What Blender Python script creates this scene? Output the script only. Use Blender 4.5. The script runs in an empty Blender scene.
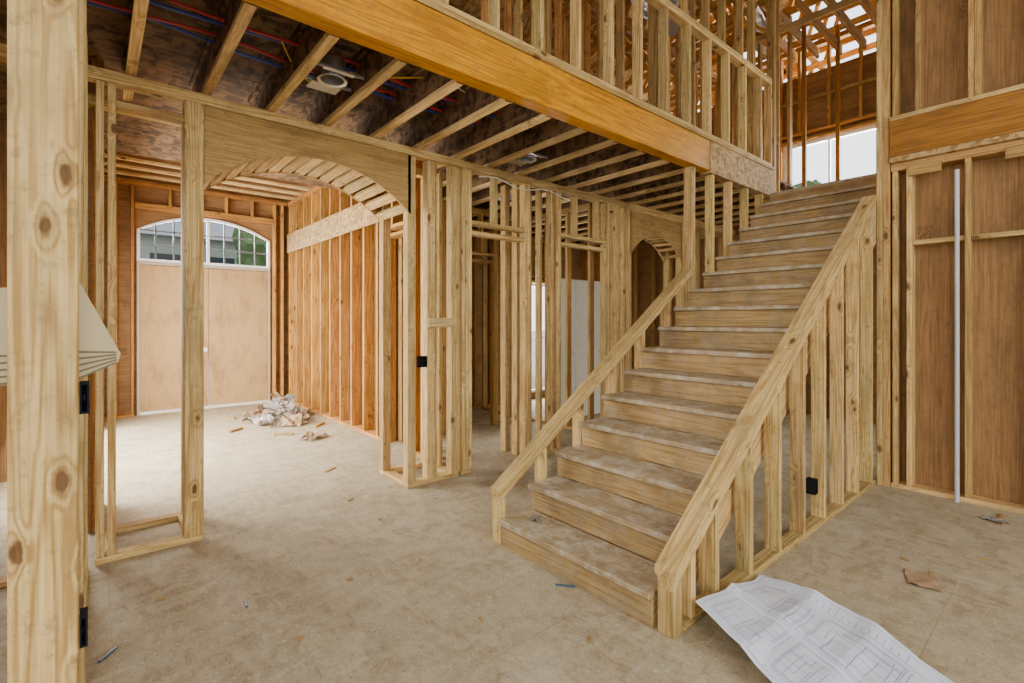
import bpy, bmesh, math, random
from mathutils import Matrix, Vector
random.seed(7)
S = bpy.context.scene
COL = S.collection

# ------------------------------------------------------------------ materials
def newmat(name):
    m = bpy.data.materials.new(name); m.use_nodes = True
    nt = m.node_tree; nt.nodes.clear()
    out = nt.nodes.new('ShaderNodeOutputMaterial'); b = nt.nodes.new('ShaderNodeBsdfPrincipled')
    nt.links.new(b.outputs[0], out.inputs[0])
    return m, nt, b

def N(nt, t, **kw):
    n = nt.nodes.new(t)
    for k, v in kw.items():
        n.inputs[k].default_value = v
    return n

def math_(nt, op, a, b=None, clamp=False, c=None):
    n = nt.nodes.new('ShaderNodeMath'); n.operation = op; n.use_clamp = clamp
    for i, v in enumerate((a, b, c)):
        if v is None: continue
        if isinstance(v, (int, float)): n.inputs[i].default_value = v
        else: nt.links.new(v, n.inputs[i])
    return n.outputs[0]

def mixc(nt, f, a, b, mode='MIX'):
    n = nt.nodes.new('ShaderNodeMix'); n.data_type = 'RGBA'; n.blend_type = mode
    for idx, v in ((0, f), (6, a), (7, b)):
        if isinstance(v, (int, float)): n.inputs[idx].default_value = v
        elif isinstance(v, tuple): n.inputs[idx].default_value = (*v, 1)
        else: nt.links.new(v, n.inputs[idx])
    return n.outputs[2]

def smooth(nt, v, lo, hi, to0=0.0, to1=1.0):
    n = nt.nodes.new('ShaderNodeMapRange'); n.interpolation_type = 'SMOOTHSTEP'
    nt.links.new(v, n.inputs[0]); n.inputs[1].default_value = lo; n.inputs[2].default_value = hi
    n.inputs[3].default_value = to0; n.inputs[4].default_value = to1
    return n.outputs[0]

def mapping(nt, vec, sc):
    n = nt.nodes.new('ShaderNodeMapping'); n.inputs['Scale'].default_value = sc
    nt.links.new(vec, n.inputs[0]); return n.outputs[0]

def noise(nt, v, scale, detail=4, rough=0.5, dist=0.0):
    n = N(nt, 'ShaderNodeTexNoise', Scale=scale, Detail=detail, Roughness=rough, Distortion=dist)
    nt.links.new(v, n.inputs['Vector']); return n.outputs[0]

def coords(nt):
    tc = nt.nodes.new('ShaderNodeTexCoord'); oi = nt.nodes.new('ShaderNodeObjectInfo')
    c = nt.nodes.new('ShaderNodeCombineXYZ')
    for i, k in enumerate((37., 91., 53.)):
        nt.links.new(math_(nt, 'MULTIPLY', oi.outputs['Random'], k), c.inputs[i])
    a = nt.nodes.new('ShaderNodeVectorMath'); a.operation = 'ADD'
    nt.links.new(tc.outputs['Object'], a.inputs[0]); nt.links.new(c.outputs[0], a.inputs[1])
    return a.outputs[0], oi.outputs['Random']

def tone(c, s=1.16, v=0.9):
    l = sum(c) / 3
    return tuple(max(0.004, (l + (x - l) * s) * v) for x in c)

def wood(name, light, dark, knots=1.0, dust=0.0, var=0.22, rough=0.75, ring=0.6, kcol=(0.085, 0.032, 0.012), hue=0.014, stamps=False, fine=0.6, tv=0.80, sat=1.16, ks=(3.2, 6.5, 6.5), kt=0.72, dirt=.5):
    light, dark = tone(light, sat, tv), tone(dark, sat, tv * .82)
    m, nt, b = newmat(name)
    v, rnd = coords(nt)
    kn = N(nt, 'ShaderNodeTexVoronoi', Scale=1.0)
    nt.links.new(mapping(nt, v, ks), kn.inputs['Vector'])
    kd = math_(nt, 'ADD', kn.outputs['Distance'], math_(nt, 'MULTIPLY_ADD', noise(nt, v, 45, 2), .08, c=-.04))
    bend = smooth(nt, kd, 0.03, 0.34, 1.0, 0.0)
    n1 = noise(nt, mapping(nt, v, (0.42, 9, 9)), 1.0, 2)
    ph = math_(nt, 'ADD', math_(nt, 'MULTIPLY', n1, 75.0), math_(nt, 'MULTIPLY', bend, 12.0 * knots))
    rg = math_(nt, 'MULTIPLY_ADD', math_(nt, 'SINE', ph), 0.5, c=0.5)
    rg = math_(nt, 'POWER', rg, 1.6)
    n2 = noise(nt, mapping(nt, v, (2.5, 100, 100)), 1.0, 6, 0.65)
    f = math_(nt, 'ADD', math_(nt, 'MULTIPLY', rg, ring), math_(nt, 'MULTIPLY', smooth(nt, n2, 0.35, 0.70), fine), True)
    c = mixc(nt, f, light, dark)
    n3 = noise(nt, mapping(nt, v, (1, 2.5, 2.5)), 2.0, 7, 0.65)
    c = mixc(nt, smooth(nt, n3, 0.47, 0.70, 0, 0.6), c, tuple(x * 0.42 for x in light))
    n6 = noise(nt, v, 18, 7, 0.72)
    c = mixc(nt, smooth(nt, n6, 0.52, 0.70, 0, dirt), c, (0.13, 0.09, 0.05))
    val = nt.nodes.new('ShaderNodeHueSaturation')
    nt.links.new(c, val.inputs['Color'])
    r2 = math_(nt, 'FRACT', math_(nt, 'MULTIPLY', rnd, 7.31))
    nt.links.new(math_(nt, 'MULTIPLY_ADD', rnd, 2 * var, c=1 - var), val.inputs['Value'])
    nt.links.new(math_(nt, 'MULTIPLY_ADD', r2, hue, c=0.5 - hue * .5), val.inputs['Hue'])
    c = val.outputs[0]
    if knots > 0:
        c = mixc(nt, smooth(nt, kd, 0.12 * kt, 0.30 * kt, 0.40 * knots, 0.0), c, tuple(x * .5 for x in dark))
        c = mixc(nt, smooth(nt, kd, 0.11 * kt, 0.17 * kt, 0.8 * knots, 0.0), c, kcol)
    if stamps:
        vc = N(nt, 'ShaderNodeTexVoronoi', Scale=1.0); vc.distance = 'CHEBYCHEV'
        nt.links.new(mapping(nt, v, (1.6, 2.4, 2.4)), vc.inputs['Vector'])
        near = math_(nt, 'LESS_THAN', vc.outputs['Distance'], 0.14)
        ch = noise(nt, mapping(nt, v, (150, 75, 75)), 1.0, 1)
        c = mixc(nt, math_(nt, 'MULTIPLY', math_(nt, 'MULTIPLY', near, math_(nt, 'GREATER_THAN', ch, 0.57)), 0.75), c, (0.03, 0.022, 0.02))
    if dust > 0:
        n5 = noise(nt, v, 3.2, 8, 0.7)
        c = mixc(nt, smooth(nt, n5, 0.48, 0.66, 0, 0.55), c, (0.17, 0.125, 0.07))
        n4 = noise(nt, v, 9, 10, 0.78)
        c = mixc(nt, smooth(nt, n4, 0.43, 0.63, dust * .15, dust), c, (0.50, 0.44, 0.33))
    nt.links.new(c, b.inputs['Base Color'])
    b.inputs['Roughness'].default_value = rough; b.inputs['Specular IOR Level'].default_value = 0.25
    bp = N(nt, 'ShaderNodeBump', Strength=0.25, Distance=0.004)
    nt.links.new(f, bp.inputs['Height']); nt.links.new(bp.outputs[0], b.inputs['Normal'])
    return m

def osb(name, a, bcol, scale=38, dust=0.0, seams=False, dcol=(0.44, 0.375, 0.25)):
    m, nt, b = newmat(name)
    v, rnd = coords(nt)
    if seams:
        tc = nt.nodes.new('ShaderNodeTexCoord'); v = tc.outputs['Object']
    n0 = N(nt, 'ShaderNodeTexNoise', Scale=6.0)
    nt.links.new(v, n0.inputs['Vector'])
    ad = nt.nodes.new('ShaderNodeVectorMath'); ad.operation = 'MULTIPLY_ADD'
    nt.links.new(n0.outputs['Color'], ad.inputs[0]); ad.inputs[1].default_value = (0.12, 0.12, 0.12); nt.links.new(v, ad.inputs[2])
    v1 = N(nt, 'ShaderNodeTexVoronoi', Scale=float(scale))
    nt.links.new(mapping(nt, ad.outputs[0], (0.35, 1, 1)), v1.inputs['Vector'])
    v2 = N(nt, 'ShaderNodeTexVoronoi', Scale=scale * 0.8)
    nt.links.new(mapping(nt, ad.outputs[0], (1, 0.35, 0.6)), v2.inputs['Vector'])
    s1 = nt.nodes.new('ShaderNodeSeparateColor'); nt.links.new(v1.outputs['Color'], s1.inputs[0])
    s2 = nt.nodes.new('ShaderNodeSeparateColor'); nt.links.new(v2.outputs['Color'], s2.inputs[0])
    f = math_(nt, 'MULTIPLY', math_(nt, 'ADD', s1.outputs[0], s2.outputs[1]), 0.5)
    f = smooth(nt, f, 0.15, 0.85)
    c = mixc(nt, f, a, bcol)
    n3 = noise(nt, v, 0.9, 8, 0.65)
    c = mixc(nt, smooth(nt, n3, 0.45, 0.7, 0, 0.4), c, tuple(x * 0.55 for x in a))
    if dust > 0:
        n4 = noise(nt, v, 4.6, 12, 0.80)
        c = mixc(nt, smooth(nt, n4, 0.36, 0.62, 0.15, dust), c, dcol)
        n7 = noise(nt, mapping(nt, v, (1, 2.2, 1)), 10, 10, 0.80, 0.6)
        c = mixc(nt, smooth(nt, n7, 0.54, 0.66, 0, 0.45), c, (0.17, 0.13, 0.075))
        c = mixc(nt, smooth(nt, noise(nt, v, 1.5, 8, .7), 0.52, 0.66, 0, 0.4), c, (0.52, 0.46, 0.34))
        n8 = noise(nt, mapping(nt, v, (.5, 3.5, 1)), 3.0, 8, .75, 1.2)
        c = mixc(nt, smooth(nt, n8, 0.60, 0.68, 0, 0.35), c, (0.14, 0.11, 0.07))
        n5 = noise(nt, v, 60, 4, 0.6)
        c = mixc(nt, smooth(nt, n5, 0.60, 0.66, 0, 0.6), c, (0.62, 0.56, 0.43))
        c = mixc(nt, smooth(nt, noise(nt, v, 80, 3, 0.6), 0.62, 0.67, 0, 0.75), c, (0.08, 0.06, 0.035))
    if seams:
        br = N(nt, 'ShaderNodeTexBrick', Scale=1.0)
        br.inputs['Mortar Size'].default_value = 0.0025; br.inputs['Brick Width'].default_value = 2.44; br.inputs['Row Height'].default_value = 1.22
        br.inputs['Color1'].default_value = (0, 0, 0, 1); br.inputs['Color2'].default_value = (0, 0, 0, 1); br.inputs['Mortar'].default_value = (1, 1, 1, 1)
        nt.links.new(v, br.inputs['Vector'])
        c = mixc(nt, math_(nt, 'MULTIPLY', br.outputs['Fac'], smooth(nt, n3, 0.4, 0.6, 0.1, 0.45)), c, (0.12, 0.09, 0.055))
    nt.links.new(c, b.inputs['Base Color']); b.inputs['Roughness'].default_value = 0.8
    b.inputs['Specular IOR Level'].default_value = 0.25
    bp = N(nt, 'ShaderNodeBump', Strength=0.3, Distance=0.004)
    nt.links.new(f, bp.inputs['Height']); nt.links.new(bp.outputs[0], b.inputs['Normal'])
    return m

def plain(name, c, rough=0.6, metal=0.0, nz=0.12, ns=8, spec=.4):
    m, nt, b = newmat(name)
    v, rnd = coords(nt)
    col = mixc(nt, noise(nt, v, ns, 4), tuple(min(1, x * (1 + nz)) for x in c), tuple(x * (1 - nz) for x in c))
    nt.links.new(col, b.inputs['Base Color']); b.inputs['Roughness'].default_value = rough; b.inputs['Metallic'].default_value = metal
    b.inputs['Specular IOR Level'].default_value = spec
    return m

M_FIR = wood('fir_lumber', (0.80, 0.59, 0.28), (0.52, 0.32, 0.12))
M_POST = wood('fir_post_knotty', (0.80, 0.59, 0.28), (0.52, 0.32, 0.12), ks=(3.4, 8, 8), kt=.85, var=.02, hue=0, ring=.7, tv=.82)
M_JOIST = wood('fir_bounce_lit', (0.84, 0.63, 0.33), (0.58, 0.39, 0.17), var=.2, tv=.95, dirt=.3)  # fir brightened: bounce light from the floor put into the colour
M_FIRD = wood('fir_lumber_dark', (0.58, 0.38, 0.16), (0.36, 0.20, 0.08))  # darker copy of the fir colour
M_ORG = wood('fir_backlit_tint', (0.70, 0.385, 0.14), (0.42, 0.19, 0.06))  # fir tinted orange: foyer backlight put into the colour
M_LVL = wood('laminated_beam', (0.80, 0.40, 0.05), (0.50, 0.20, 0.02), knots=0, ring=0.5, var=0.02, rough=0.5, hue=0, tv=.78, sat=1.2)
M_RIMB = wood('rim_beam_wood', (0.46, 0.215, 0.06), (0.28, 0.12, 0.03), knots=0, ring=0.4, var=0.03, hue=0, tv=.72)
M_PLY = wood('plywood_panel', (0.58, 0.38, 0.16), (0.40, 0.25, 0.095), knots=0.3, ring=0.45, var=0.03, hue=0)
M_SHEATH = wood('plywood_sheathing', (0.42, 0.245, 0.115), (0.26, 0.145, 0.065), knots=0, ring=0.28, fine=.7, var=0.06, hue=0.003, stamps=True, tv=.80)
M_RISER = wood('stair_riser_plywood', (0.55, 0.36, 0.155), (0.36, 0.215, 0.085), knots=0.2, dust=0.25, var=0.10, hue=0.006, tv=.76)
M_TREAD = wood('stair_tread_plywood', (0.50, 0.36, 0.19), (0.34, 0.23, 0.11), knots=0.2, dust=0.85, var=0.05, hue=0.005)
M_DOOR = wood('door_skin', (0.60, 0.395, 0.20), (0.52, 0.33, 0.155), knots=0, ring=0.12, var=0.0, hue=0, fine=.4, tv=.8, dirt=.1)
M_OSB = osb('osb_board', (0.48, 0.315, 0.125), (0.22, 0.125, 0.045))
M_OSBD = osb('osb_recess_shaded', (0.22, 0.125, 0.055), (0.05, 0.028, 0.013), scale=24)  # OSB darkened: shade between the ceiling joists put into the colour
M_FLOOR = osb('osb_floor_dusty', (0.42, 0.33, 0.195), (0.25, 0.19, 0.10), scale=26, dust=0.72, seams=True)
M_PAPER = plain('white_paper', (0.70, 0.74, 0.83), 0.6, nz=0.03)
M_INK = plain('blueprint_ink', (0.22, 0.28, 0.46), 0.7)
M_BLACK = plain('black_plastic', (0.008, 0.008, 0.009), 0.75, spec=.1)
M_WHITE = plain('white_paint', (0.68, 0.65, 0.55), 0.5, nz=0.04)
M_VINYL = plain('white_vinyl', (0.80, 0.80, 0.78), 0.4, nz=0.03)
M_CONDUIT = plain('grey_conduit', (0.50, 0.51, 0.52), 0.4, nz=0.05)
M_MUNTIN = plain('dark_muntin', (0.10, 0.10, 0.10), 0.5)
M_TANF = plain('tan_door_frame', (0.46, 0.37, 0.26), 0.6, nz=0.05)
M_STEEL = plain('galvanized_steel', (0.50, 0.51, 0.52), 0.4, metal=0.85)
M_FOIL = plain('foil_duct', (0.60, 0.60, 0.60), 0.3, metal=0.8, nz=.3, ns=30)
M_CARD = plain('cardboard', (0.34, 0.22, 0.12), 0.85, nz=.3)
M_GREY = plain('grey_paper', (0.22, 0.19, 0.155), 0.85, nz=.4)
M_WRAP = plain('pale_wrapping', (0.44, 0.41, 0.35), 0.8, nz=.2)
M_RED = plain('red_pipe', (0.50, 0.03, 0.04), 0.4)
M_BLUE = plain('blue_pipe', (0.03, 0.07, 0.42), 0.4)
M_YEL = plain('yellow_wire', (0.70, 0.45, 0.03), 0.5)
M_TEAL = plain('blue_plastic', (0.05, 0.10, 0.14), 0.4)
M_SHEET = plain('tan_sheet', (0.52, 0.42, 0.23), 0.6, nz=0.06)
M_SHEETL = plain('tan_sheet_groove', (0.17, 0.13, 0.06), 0.6)
M_SHINGLE = plain('grey_shingle', (0.16, 0.17, 0.19), 0.9, nz=0.4, ns=20)
M_SIDING = plain('pale_siding', (0.20, 0.24, 0.21), 0.8)
M_GLASSD = plain('dark_glass', (0.03, 0.04, 0.05), 0.15)
M_LEAF = plain('tree_foliage', (0.05, 0.09, 0.03), 0.9, nz=.6, ns=5)
M_DIRT = plain('ground_gravel', (0.45, 0.42, 0.38), 0.95, nz=0.25, ns=3)

# ------------------------------------------------------------------ builders
def Raxis(ax):
    if ax == 'x': return Matrix.Identity(3)
    if ax == 'y': return Matrix.Rotation(math.pi / 2, 3, 'Z')
    return Matrix.Rotation(-math.pi / 2, 3, 'Y')

def mk(name, verts, faces, mat, R=None, parent=None, bevel=0.0, origin=None):
    R = R or Matrix.Identity(3)
    vs = [Vector(v) for v in verts]
    lo = Vector([min(v[i] for v in vs) for i in range(3)]); hi = Vector([max(v[i] for v in vs) for i in range(3)])
    o = Vector(origin) if origin else Vector(((lo.x + hi.x) / 2, (lo.y + hi.y) / 2, lo.z))
    Ri = R.transposed()
    bm = bmesh.new()
    bv = [bm.verts.new(Ri @ (v - o)) for v in vs]
    for f in faces:
        try: bm.faces.new([bv[i] for i in f])
        except ValueError: pass
    bmesh.ops.recalc_face_normals(bm, faces=bm.faces)
    if bevel > 0:
        bmesh.ops.bevel(bm, geom=list(bm.edges), offset=bevel, segments=1, affect='EDGES', clamp_overlap=True)
    me = bpy.data.meshes.new(name); bm.to_mesh(me); bm.free()
    me.materials.append(mat)
    ob = bpy.data.objects.new(name, me); COL.objects.link(ob)
    if parent is not None:
        ob.parent = parent
        ob.matrix_local = Matrix.Translation(o - Vector(parent['org'])) @ R.to_4x4()
    else:
        ob.matrix_world = Matrix.Translation(o) @ R.to_4x4()
    return ob

BF = [(0, 1, 2, 3), (4, 7, 6, 5), (0, 4, 5, 1), (1, 5, 6, 2), (2, 6, 7, 3), (3, 7, 4, 0)]
def bverts(lo, hi):
    x0, y0, z0 = lo; x1, y1, z1 = hi
    return [(x0, y0, z0), (x1, y0, z0), (x1, y1, z0), (x0, y1, z0), (x0, y0, z1), (x1, y0, z1), (x1, y1, z1), (x0, y1, z1)]

def box(name, lo, hi, mat, parent=None, bevel=0.003, ax=None):
    d = [hi[i] - lo[i] for i in range(3)]
    ax = ax or 'xyz'[d.index(max(d))]
    return mk(name, bverts(lo, hi), BF, mat, Raxis(ax), parent, min(bevel, min(d) * 0.25))

def boxes(name, lst, mat, parent=None, ax='x'):
    V = []; F = []
    for lo, hi in lst:
        k = len(V); V += bverts(lo, hi); F += [tuple(i + k for i in f) for f in BF]
    return mk(name, V, F, mat, Raxis(ax), parent)

def prism(name, poly, plane, a, b, mat, parent=None, R=None, bevel=0.0):
    n = len(poly)
    def P(p, t):
        if plane == 'xz': return (p[0], t, p[1])
        if plane == 'yz': return (t, p[0], p[1])
        return (p[0], p[1], t)
    V = [P(p, a) for p in poly] + [P(p, b) for p in poly]
    F = [tuple(range(n)), tuple(range(2 * n - 1, n - 1, -1))] + [(i, (i + 1) % n, n + (i + 1) % n, n + i) for i in range(n)]
    return mk(name, V, F, mat, R, parent, bevel)

def tag(o, label, cat, group=None, kind=None):
    o['label'] = label; o['category'] = cat
    if group: o['group'] = group
    if kind: o['kind'] = kind
    return o

def empty(name, loc, label, cat, group=None, kind=None):
    e = bpy.data.objects.new(name, None); e.empty_display_size = 0.1
    e.location = loc; e['org'] = list(loc); COL.objects.link(e)
    tag(e, label, cat, group, kind); return e

def tube(name, pts, r, mat, parent=None, seg=8):
    V = []; F = []
    pts = [Vector(p) for p in pts]
    rs = r if isinstance(r, list) else [r] * len(pts)
    for i, p in enumerate(pts):
        t = (pts[min(i + 1, len(pts) - 1)] - pts[max(i - 1, 0)]).normalized()
        u = t.cross(Vector((0, 0, 1)))
        if u.length < 1e-3: u = t.cross(Vector((1, 0, 0)))
        u.normalize(); w = t.cross(u)
        for k in range(seg):
            a = 2 * math.pi * k / seg
            V.append(p + (u * math.cos(a) + w * math.sin(a)) * rs[i])
        if i:
            for k in range(seg):
                F.append(((i - 1) * seg + k, (i - 1) * seg + (k + 1) % seg, i * seg + (k + 1) % seg, i * seg + k))
    F.append(tuple(range(seg))); F.append(tuple(range(len(V) - 1, len(V) - seg - 1, -1)))
    return mk(name, V, F, mat, None, parent)

T = 0.038
def stud_wall(label, axis, c0, c1, a0, a1, z0, z1, mat, openings=(), sp=0.406, first=None, bottom=True, group='interior stud walls'):
    org = ((a0 + a1) / 2, (c0 + c1) / 2, z0) if axis == 'x' else ((c0 + c1) / 2, (a0 + a1) / 2, z0)
    e = empty('stud_wall', org, label, 'wall frame', group)
    def b(nm, s0, s1, q0, q1, ax=None):
        if axis == 'x': return box(nm, (s0, c0, q0), (s1, c1, q1), mat, e, ax=ax)
        return box(nm, (c0, s0, q0), (c1, s1, q1), mat, e, ax=ax)
    ax = axis
    b('top_plate', a0, a1, z1 - T, z1, ax); b('top_plate', a0, a1, z1 - 2 * T, z1 - T - 0.001, ax)
    zt = z1 - 2 * T - 0.001
    segs = []; cur = a0
    for (o0, o1, zh) in sorted(openings):
        segs.append((cur, o0)); cur = o1
    segs.append((cur, a1))
    zb = z0
    if bottom:
        for s in segs:
            if s[1] - s[0] > 0.05: b('bottom_plate', s[0], s[1], z0, z0 + T, ax)
        zb = z0 + T + 0.001
    pos = []; p = a0 if first is None else first
    while p + T <= a1 + 1e-4: pos.append(p); p += sp
    if pos and a1 - T - pos[-1] > 0.08: pos.append(a1 - T)
    for p in pos:
        ins = None
        for (o0, o1, zh) in openings:
            if o0 - 2 * T - 0.01 < p < o1 + T + 0.01: ins = (o0, o1, zh)
        if ins is None: b('stud', p, p + T, zb, zt, 'z')
        elif ins[0] < p < ins[1] - T and zt - ins[2] - 0.14 > 0.1: b('cripple_stud', p, p + T, ins[2] + 0.141, zt, 'z')
    for (o0, o1, zh) in openings:
        if zt - zh > 0.1: b('header', o0, o1, zh, zh + 0.04, ax)
        if zt - zh > 0.2: b('header', o0, o1, zh + 0.1, zh + 0.14, ax)
        for s in (o0 - T, o0 - 2 * T - 0.001, o1, o1 + T + 0.001):
            if s >= a0 - 0.001 and s + T <= a1 + 0.001: b('jamb_stud', s, s + T, zb, zt, 'z')
    return e

def ebox(x0, x1, y0, y1, z0, z1, label):
    e = empty('electrical_box', ((x0 + x1) / 2, (y0 + y1) / 2, z0), label, 'electrical box', 'electrical boxes on studs')
    boxes('box_shell', [((x0, y0, z0), (x1, y1, z0 + .006)), ((x0, y0, z1 - .006), (x1, y1, z1)), ((x0, y0, z0 + .006), (x0 + .005, y1, z1 - .006)),
           ((x1 - .005, y0, z0 + .006), (x1, y1, z1 - .006)), ((x0 + .005, y1 - .006, z0 + .006), (x1 - .005, y1, z1 - .006))], M_BLACK, e)
    box('mounting_tab', (x0 + .006, y0 + .01, (z0 + z1) / 2 - .01), (x1 - .006, y1 - .007, (z0 + z1) / 2 + .01), M_BLACK, e)
    return e

# ------------------------------------------------------------------ camera
cam = bpy.data.cameras.new('camera'); cam.lens = 17.23; cam.sensor_width = 36; cam.shift_y = -0.021; cam.clip_start = 0.05
co = bpy.data.objects.new('camera', cam); COL.objects.link(co)
co.location = (0, 0, 1.5); co.rotation_euler = (math.pi / 2, 0, -math.atan2(0.648, 0.7615))
S.camera = co

# ------------------------------------------------------------------ floor etc.
fl = box('floor', (-4, -4, -0.05), (9, 9.85, 0), M_FLOOR, bevel=0); fl['kind'] = 'structure'
tag(fl, 'dusty tan subfloor of oriented strand board sheets', 'floor')
gr = box('ground', (-40, -40, -0.4), (60, 60, -0.3), M_DIRT, bevel=0); tag(gr, 'pale bare gravel ground outside the house', 'ground', kind='structure')

# ------------------------------------------------------------------ staircase
RUN, RIS, X0, NS = 0.265, 0.18, 2.06, 17
YR, YL = 1.37, 2.53
st = empty('staircase', (X0, (YR + YL) / 2, 0), 'unfinished straight plywood staircase with dusty treads', 'staircase')
for n in range(1, NS + 1):
    x = X0 + RUN * (n - 1)
    box('riser', (x, YR, RIS * (n - 1) + (0.001 if n > 1 else 0)), (x + 0.02, YL, RIS * n - 0.035), M_RISER, st, ax='y')
    if n < NS:
        box('tread', (x - 0.030, YR, RIS * n - 0.034), (x + RUN - 0.001, YL, RIS * n), M_TREAD, st, ax='y', bevel=0.005)
slope = RIS / RUN; ang = math.atan(slope); RS = Matrix.Rotation(-ang, 3, 'Y')
def saw():
    p = []
    for n in range(1, NS + 1):
        x = X0 + 0.021 + RUN * (n - 1)
        p.append((x, RIS * (n - 1) - 0.036 if n > 1 else 0.0))
        if n < NS: p.append((x, RIS * n - 0.035))
    p.append((X0 + 0.021 + RUN * (NS - 1), RIS * NS - 0.55))
    p.append((X0 + 0.30, 0.0))
    return p
for i, y in enumerate((YR + 0.002, 1.93, YL - 0.040)):
    prism('stringer', saw(), 'xz', y, y + 0.036, M_FIR if i == 0 else M_FIRD, st, RS)

def curb(y0, y1, xend, label, mat, t1, t2, oh, nd, h0, sl):
    e = empty('stair_curb_wall', (X0, (y0 + y1) / 2, 0), label, 'stair wall', 'sloped stud walls beside the stairs')
    top = lambda x: h0 + (x - X0) * sl
    xs = X0 - 0.005
    R_ = Matrix.Rotation(-math.atan(sl), 3, 'Y')
    prism('cap_rail', [(xs, top(xs) - t1), (xs, top(xs)), (xend, top(xend)), (xend, top(xend) - t1)], 'xz', y0 - oh, y1 + 0.012, mat, e, R_, 0.004)
    prism('sloped_plate', [(xs + .01, top(xs + .01) - t1 - t2), (xs + .01, top(xs + .01) - t1 - .001), (xend, top(xend) - t1 - .001), (xend, top(xend) - t1 - t2)], 'xz', y0, y1, mat, e, R_, 0.003)
    box('bottom_plate', (X0 + 0.08, y0, 0), (xend, y1, T), mat, e, ax='x')
    zt = lambda x: top(x) - t1 - t2 - 0.001
    prism('newel_stud', [(X0 + .005, 0), (X0 + nd, 0), (X0 + nd, zt(X0 + nd)), (X0 + .005, zt(X0 + .005))], 'xz', y0, y1, mat, e, Raxis('z'), 0.003)
    x = X0 + 0.40
    if nd > .06: 
        prism('stud', [(X0 + .16, T + .001), (X0 + .198, T + .001), (X0 + .198, zt(X0 + .198)), (X0 + .16, zt(X0 + .16))], 'xz', y0, y1, mat, e, Raxis('z'), 0.002)
    while x + T < xend:
        prism('stud', [(x, T + .001), (x + T, T + .001), (x + T, zt(x + T)), (x, zt(x))], 'xz', y0, y1, mat, e, Raxis('z'), 0.002)
        x += 0.406
    return e
curb(1.255, 1.345, 5.42, 'low sloped stud wall with light lumber cap along open side of stairs', M_FIR, 0.048, 0.062, 0.012, 0.075, .325, .69)
curb(2.545, 2.635, 4.50, 'short sloped stud wall with lumber cap along hall side of stairs', M_FIR, 0.045, 0.035, 0.005, 0.05, .36, slope)
ebox(3.718, 3.778, 1.20, 1.26, 0.31, 0.41, 'black plastic outlet box nailed to stair wall stud')
e = empty('stud_wall', (5.5, 2.59, 0), 'tall light studs standing beside upper stairs under beam', 'wall frame', 'interior stud walls')
for i, x in enumerate([4.51, 4.93, 5.33, 5.73, 6.13]):
    box('stud', (x, 2.547, T + 0.001), (x + (0.07 if i == 0 else T), 2.637, 3.028), M_FIR, e)
box('bottom_plate', (4.51, 2.547, 0), (6.5, 2.637, T), M_FIR, e)

# ------------------------------------------------------------------ main beam, joists, subfloor
bm_ = box('ceiling_beam', (-3.2, 2.54, 3.05), (4.86, 2.66, 3.36), M_LVL, bevel=0.004)
tag(bm_, 'long golden laminated wood ceiling beam', 'beam')
bm2 = box('rim_board', (4.865, 2.535, 3.03), (6.45, 2.66, 3.36), M_OSB, bevel=0.003); tag(bm2, 'strand board rim above stair opening', 'beam')
ps = box('beam_trim_strip', (-3.2, 2.53, 3.362), (6.45, 2.66, 3.40), M_FIRD); tag(ps, 'light lumber plate lying along top of beam', 'plate')
def ijoist(x, y0, y1, z0=3.05, h=0.30):
    w, f, t = 0.027, 0.036, 0.006
    poly = [(x - w, z0), (x + w, z0), (x + w, z0 + f), (x + t, z0 + f), (x + t, z0 + h - f), (x + w, z0 + h - f), (x + w, z0 + h), (x - w, z0 + h), (x - w, z0 + h - f), (x - t, z0 + h - f), (x - t, z0 + f), (x - w, z0 + f)]
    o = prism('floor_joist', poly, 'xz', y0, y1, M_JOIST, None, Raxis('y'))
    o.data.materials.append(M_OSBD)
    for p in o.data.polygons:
        if p.center.z > f + .002: p.material_index = 1  # everything above the bottom flange takes the shaded recess colour
    tag(o, 'wooden I-joist with bottom flange tinted as lit spanning hall ceiling', 'joist', 'floor joists above hall'); return o
x = -2.71
while x < 8.4:
    if x > 2.75: ijoist(x, 2.67, 6.85)
    else: ijoist(x, 2.67, 4.55)
    x += 0.412
sf = box('ceiling', (-3.2, 2.67, 3.352), (8.45, 6.9, 3.372), M_OSBD, bevel=0); tag(sf, 'strand board subfloor tinted dark as in shade above the hall joists', 'ceiling', kind='structure')

# ------------------------------------------------------------------ arched entry between hall and foyer
YA0, YA1 = 3.92, 4.50
def archz(x, xa, xb, zs, zc):
    c = (xa + xb) / 2; hw = (xb - xa) / 2; s = zc - zs
    r = (hw * hw + s * s) / (2 * s)
    return zc - r + math.sqrt(max(r * r - (x - c) ** 2, 0))
af = empty('arched_opening_frame', (1.36, 4.2, 0), 'arched plywood header with slatted lumber soffit over foyer opening', 'arch frame')
XA, XB, ZS, ZC = 0.57, 2.15, 2.44, 2.77
def archpoly(xa, xb, zs, zc, ztop, n=24):
    p = [(xa, ztop)]
    p += [(xa + (xb - xa) * i / n, archz(xa + (xb - xa) * i / n, xa, xb, zs, zc)) for i in range(n + 1)]
    return p + [(xb, ztop)]
prism('arch_panel', archpoly(XA, XB, ZS, ZC, 2.97), 'xz', YA0, YA0 + 0.02, M_PLY, af)
prism('arch_panel', archpoly(XA, XB, ZS, ZC, 2.97), 'xz', YA1 - 0.02, YA1, M_PLY, af)
box('top_plate', (-0.1, YA0 - 0.005, 2.975), (2.72, YA0 + 0.085, 3.045), M_FIR, af)
box('top_plate', (-0.1, YA1 - 0.09, 2.975), (2.72, YA1, 3.045), M_FIR, af)
NSL = 15
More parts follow.
